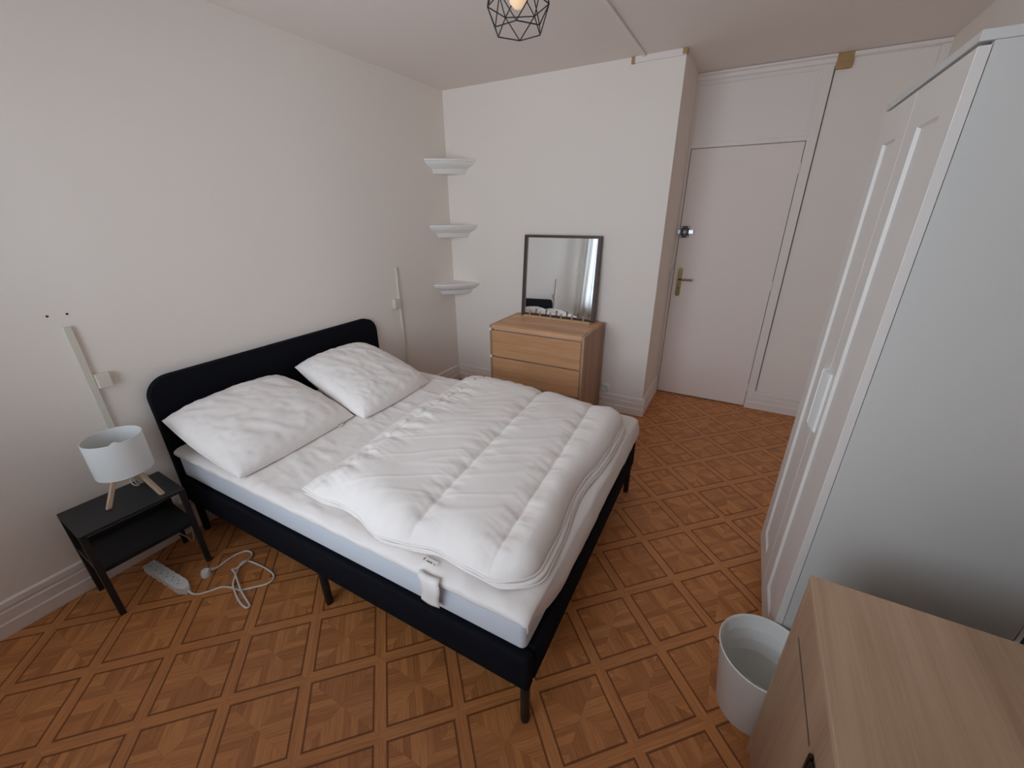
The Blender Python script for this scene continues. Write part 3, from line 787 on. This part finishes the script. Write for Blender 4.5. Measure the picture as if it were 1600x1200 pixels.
# scalloped outline, one lobe per socket, tapering to the cable
poly = []
def wid(x):
    if x > .285: return .027 - (x - .285) / .045 * .017
    return .0262 - .0045 * abs(math.cos((x - .012) / .0455 * PI)) ** 6
xs = [L0 * i / 120 for i in range(121)]
for x in xs: poly.append((x, -wid(x) if x > .004 else -.022))
for x in reversed(xs): poly.append((x, wid(x) if x > .004 else .022))
body = prism(poly, 0, .036, 'z'); bmesh.ops.bevel(body, geom=[e for e in body.edges if e.verts[0].co.z > .03 and e.verts[1].co.z > .03], offset=.004, segments=2, affect='EDGES')
body.transform(PM); link_mesh('housing', body, WHITE_P, ps, world=True, smooth=True, sharp=35)
for k in range(6):
    x = .034 + k * .0455; b_ = lathe([(.0215, .0355), (.0215, .039), (.0195, .039), (.0180, .0368), (0, .0366)], 28, x, 0); b_.transform(PM)
    s_ = link_mesh('socket', b_, WHITE_P, ps, world=True, smooth=True, sharp=35)
    h_ = bmesh.new()
    for a in (-.7, 2.44): tube([(x + .0095 * math.cos(a), .0095 * math.sin(a), .0367), (x + .0095 * math.cos(a), .0095 * math.sin(a), .0374)], .0026, 10, bm=h_)
    h_.transform(PM.copy()); h_.transform((Matrix.Translation(ps.location)).inverted())
    link_mesh('pin_holes', h_, BLACK_P, s_)
z0 = .0046
cab = [(.449, .340, .016), (.470, .342, .008), (.499, .356, z0), (.524, .387, z0), (.551, .427, z0), (.597, .449, z0), (.647, .459, .006), (.688, .502, z0), (.722, .542, z0), (.715, .576, z0), (.666, .592, z0), (.572, .588, z0), (.507, .574, .008),
       (.497, .547, .010), (.535, .503, .006), (.574, .468, .006), (.614, .449, .012), (.688, .426, z0), (.752, .418, z0), (.768, .426, z0), (.756, .436, z0), (.671, .454, .012), (.596, .478, .016), (.540, .498, .022), (.507, .503, .020), (.512, .520, .014), (.514, .559, .018), (.495, .599, .008), (.462, .618, z0), (.424, .606, z0),
       (.406, .553, z0), (.411, .490, z0), (.413, .462, .010), (.411, .446, .017)]
link_mesh('cable', tube(catmull(cab, 8), .0042, 10), CABLE_M, ps, world=True, smooth=True)
pl = lathe([(0, 0), (.020, 0), (.0215, .006), (.0205, .022), (.016, .032), (0, .033)], 28); pl.transform(Matrix.Translation((.412, .432, .0)))
plug = link_mesh('plug', pl, WHITE_P, ps, world=True, smooth=True, sharp=40)
rf = tube([(.4115, .448, .017), (.4105, .468, .010)], [.0085, .0055], 12); link_mesh('cable_collar', rf, WHITE_P, ps, world=True, smooth=True, sharp=50)

# ------------------------------------------------------------------ oak chest of drawers
DX, DY, DW, DD, DH = .7166, 2.5677, .7941, .4820, .7754
ch = thing('chest_of_drawers', 'oak-veneer chest of three drawers under the mirror, against the back wall', 'chest of drawers', (DX, DY, 0))
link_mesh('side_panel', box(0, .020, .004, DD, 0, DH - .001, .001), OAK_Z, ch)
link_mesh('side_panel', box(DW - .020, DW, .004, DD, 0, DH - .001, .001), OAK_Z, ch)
link_mesh('top_panel', box(.0205, DW - .0205, 0.002, DD, DH - .030, DH, .001), OAK_X, ch)
link_mesh('back_panel', box(.020, DW - .020, DD - .02, DD - .008, .02, DH - .03), OAK_X, ch)
link_mesh('carcass_inside', box(.021, DW - .021, .040, DD - .021, .03, DH - .032), WHITE_P, ch)
for z0_, z1_ in ((.520, .734), (.294, .510), (.062, .284)):
    d = link_mesh('drawer', box(.0225, DW - .0225, 0.001, .019, z0_, z1_, .001), OAK_X, ch)
    link_mesh('pull_lip', box(.026, DW - .026, .0190, .039, z1_ - .012, z1_ - .002), WHITE_P, d)
link_mesh('plinth', box(.021, DW - .021, .012, .030, 0, .056), OAK_X, ch)
for z in (.741, .514): link_mesh('white_notch', box(-.004, .018, -.004, .004, z - .012, z + .012, .002), WHITE_P, ch)  # white blocks standing in for the pale notches at the drawer slots

# mirror leaning against the wall, standing on the chest
MW, MH_, TILT = .655, .655, math.radians(5.6)
mir = thing('mirror', 'square mirror in a dark brown frame leaning on the back wall', 'mirror', (.781, 2.990, DH + .001), rot=(-TILT, 0, 0))
MD = .028
bm = box(0, .029, 0, MD, 0, MH_, .002); box(MW - .029, MW, 0, MD, 0, MH_, .002, bm=bm)
box(.024, MW - .024, 0, MD, MH_ - .020, MH_, .002, bm=bm); box(.024, MW - .024, 0, MD, 0, .022, .002, bm=bm)
link_mesh('mirror_frame', bm, FRAMEW, mir)
link_mesh('mirror_glass', box(.022, MW - .022, .012, .016, .020, MH_ - .018), MIRR, mir)
link_mesh('backing', box(.012, MW - .012, .017, .024, .012, MH_ - .012), BLACK_P, mir)
# peg rail lying in front of the mirror
pr = thing('peg_rail', 'pale pine peg rail lying on the oak chest in front of the mirror', 'peg rail', (.835, 2.948, DH), -.022)
link_mesh('rail', box(0, .590, -.013, .013, 0, .016, .002), PEG, pr)
for k in range(6):
    x = .055 + k * .0955
    link_mesh('peg', tube([(x, 0, .015), (x, -.003, .040), (x, -.0035, .044), (x, -.004, .058)], [.0055, .0055, .008, .0075], 12), PEG, pr, smooth=True, sharp=40)

# ------------------------------------------------------------------ wardrobe
WXF, WY0, WY1, WZT = 2.730, 1.181, 1.878, 1.895
wd = thing('wardrobe', 'tall white wardrobe with two recessed-panel doors along the right wall', 'wardrobe', (WXF, WY0, 0))
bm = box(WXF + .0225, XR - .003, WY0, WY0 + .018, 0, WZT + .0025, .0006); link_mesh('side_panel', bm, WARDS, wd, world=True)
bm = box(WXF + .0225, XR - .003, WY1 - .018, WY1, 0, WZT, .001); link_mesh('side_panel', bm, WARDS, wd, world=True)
link_mesh('top_panel', box(WXF - .001, XR - .003, WY0 - .001, WY1 + .001, WZT + .003, 1.917, .0015), WARDS, wd, world=True)
link_mesh('back_panel', box(XR - .012, XR - .0035, WY0 + .018, WY1 - .018, .06, WZT), WARD, wd, world=True)
link_mesh('bottom_panel', box(WXF + .03, XR - .013, WY0 + .018, WY1 - .018, .075, .093), WARD, wd, world=True)
link_mesh('plinth', box(WXF + .045, WXF + .060, WY0 + .018, WY1 - .018, 0, .075), WARD, wd, world=True)
YS = 1.535
def wdoor(y0, y1, hy0, hy1, nm):
    d = link_mesh('door', panel(WXF, -1, y0, y1, .088, WZT - .004, .0205, y0 + .098, y1 - .098, .185, 1.792, .009, .005), WARD, wd, world=True)
    # long moulded pull
    w = hy1 - hy0; prof = []
    for k in range(17):
        s = k / 16; y = hy0 + w * s; dpt = .007 + .011 * (s if nm == 'near' else 1 - s) ** .8 * (1 if 0 < s < 1 else .6)
        prof.append((y, dpt))
    b_ = bmesh.new(); z0, z1 = .885, 1.100
    rows = []
    for z, f in ((z0, .35), (z0 + .004, 1), (z1 - .004, 1), (z1, .35)):
        rows.append([b_.verts.new((WXF - p * f - .0002, y, z)) for y, p in prof] + [b_.verts.new((WXF + .0005, y, z)) for y in (hy1, hy0)])
    n = len(rows[0])
    for a, c in zip(rows, rows[1:]):
        for i in range(n): b_.faces.new((a[i], a[(i + 1) % n], c[(i + 1) % n], c[i]))
    b_.faces.new(rows[0]); b_.faces.new(rows[-1][::-1])
    b_.transform(Matrix.Translation(-(d.matrix_world.translation)))
    b_.transform(Matrix.Translation((-WXF, -WY0, 0)))
    link_mesh('door_handle', b_, WHITE_P, d, smooth=True, sharp=30)
wdoor(WY0, YS - .0015, YS - .062, YS - .006, 'near')
wdoor(YS + .0015, WY1, YS + .006, YS + .062, 'far')

# ------------------------------------------------------------------ pale oak sideboard, near right
SX, SY1, SY0, SZ = 2.6985, .903, -.22, .7525
sb_ = thing('sideboard', 'pale oak sideboard with framed doors in the near right corner', 'sideboard', (SX, SY0, 0))
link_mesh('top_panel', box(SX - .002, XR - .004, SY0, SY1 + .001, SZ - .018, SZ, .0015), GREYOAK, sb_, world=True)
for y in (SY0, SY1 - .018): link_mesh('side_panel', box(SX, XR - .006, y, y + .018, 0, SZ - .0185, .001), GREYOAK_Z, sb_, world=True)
link_mesh('back_panel', box(XR - .012, XR - .006, SY0 + .018, SY1 - .018, .06, SZ - .018), GREYOAK_Z, sb_, world=True)
link_mesh('bottom_panel', box(SX + .022, XR - .013, SY0 + .018, SY1 - .018, .05, .068), GREYOAK, sb_, world=True)
link_mesh('plinth', box(SX + .02, SX + .035, SY0 + .018, SY1 - .018, 0, .05), GREYOAK, sb_, world=True)
n_d = 3; y_hi = SY1 - .0215; wdt = .343
for k in range(n_d):
    a1 = y_hi - k * (wdt + .003); a0 = a1 - wdt
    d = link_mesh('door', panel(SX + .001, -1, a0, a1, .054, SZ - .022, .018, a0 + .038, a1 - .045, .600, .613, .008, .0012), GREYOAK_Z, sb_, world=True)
    g_ = box(SX + .0015, SX + .0088, a0 + .0395, a1 - .0465, .6035, .6115); g_.transform(Matrix.Translation((-SX, -SY0, 0)))
    link_mesh('groove_shade', g_, GAP, d)  # dark inlay that paints shade into the finger groove
    hy = a0 + .006 if k % 2 == 0 else a1 - .006
    b_ = box(SX - .008, SX + .001, hy - .005, hy + .005, .580, .632, .003); b_.transform(Matrix.Translation((-SX, -SY0, 0)))
    link_mesh('door_handle', b_, LOCKM, d)

# black folded object in the gap behind the sideboard
bo = thing('black_panel', 'black upright object in the gap between sideboard and wardrobe, at the right picture edge', 'panel', (3.15, .96, 0))
link_mesh('board', box(3.098, 3.215, .938, .958, 0.0, .980, .004), BLACK_P, bo, world=True)
link_mesh('stand', box(3.11, 3.20, .930, .985, 0.0, .02, .004), BLACK_P, bo, world=True)

# ------------------------------------------------------------------ waste bin
bn = thing('waste_bin', 'round white plastic waste bin on the floor between wardrobe and sideboard', 'bin', (2.700, 1.040, 0))
prof = [(0, 0), (.098, 0), (.101, .003), (.134, .272), (.1375, .276), (.138, .281), (.1355, .283), (.1325, .280), (.1315, .272)]
for zz in (.225, .18, .135): 
    r = .0985 + (.1315 - .0985) * zz / .272; prof += [(r + .0003, zz + .004), (r - .0012, zz + .001), (r - .0008, zz - .002)]
prof += [(.0985, .006), (.095, .0045), (0, .0045)]
link_mesh('bucket', lathe(prof, 96, 2.700, 1.040), BIN, bn, world=True, smooth=True, sharp=45)

# ------------------------------------------------------------------ pendant light
PX, PY = 1.610, 1.386
pend = thing('pendant_lamp', 'black wire geometric cage pendant lamp hanging from the ceiling', 'lamp', (PX, PY, H))
def ringp(r, z, off): return [Vector((PX + r * math.cos(off + k * PI / 3), PY + r * math.sin(off + k * PI / 3), z)) for k in range(6)]
o0 = math.radians(114); o1 = o0 + PI / 6
rings = [ringp(.083, 2.155, o0), ringp(.101, 2.222, o1), ringp(.090, 2.300, o0), ringp(.040, 2.365, o1)]
cg = bmesh.new(); wr_ = .0019
def seg(a, b): tube([a, b], wr_, 8, bm=cg)
for R in rings:
    for k in range(6): seg(R[k], R[(k + 1) % 6])
for a, b in zip(rings, rings[1:]):
    for k in range(6):
        if a is rings[0] or a is rings[2]: seg(a[k], b[k]); seg(a[k], b[(k - 1) % 6])
        else: seg(a[k], b[k]); seg(a[k], b[(k + 1) % 6])
link_mesh('wire_cage', cg, LEGM, pend, world=True)
link_mesh('lamp_holder', lathe([(0, 2.330), (.020, 2.330), (.021, 2.372), (.040, 2.372), (.040, 2.376), (.012, 2.380), (.006, 2.392), (0, 2.392)], 24, PX, PY), LEGM, pend, world=True, smooth=True, sharp=40)
link_mesh('bulb', lathe([(0, 2.212), (.014, 2.215), (.027, 2.228), (.030, 2.245), (.026, 2.268), (.016, 2.292), (.013, 2.318), (.013, 2.331), (0, 2.331)], 28, PX, PY), BULB, pend, world=True, smooth=True)
link_mesh('cord', tube([(PX, PY, 2.39), (PX, PY, H - .02)], .0028, 8), LEGM, pend, world=True, smooth=True)
link_mesh('ceiling_rose', lathe([(0, H), (.045, H), (.045, H - .014), (.035, H - .024), (0, H - .026)], 32, PX, PY), LEGM, pend, world=True, smooth=True, sharp=40)
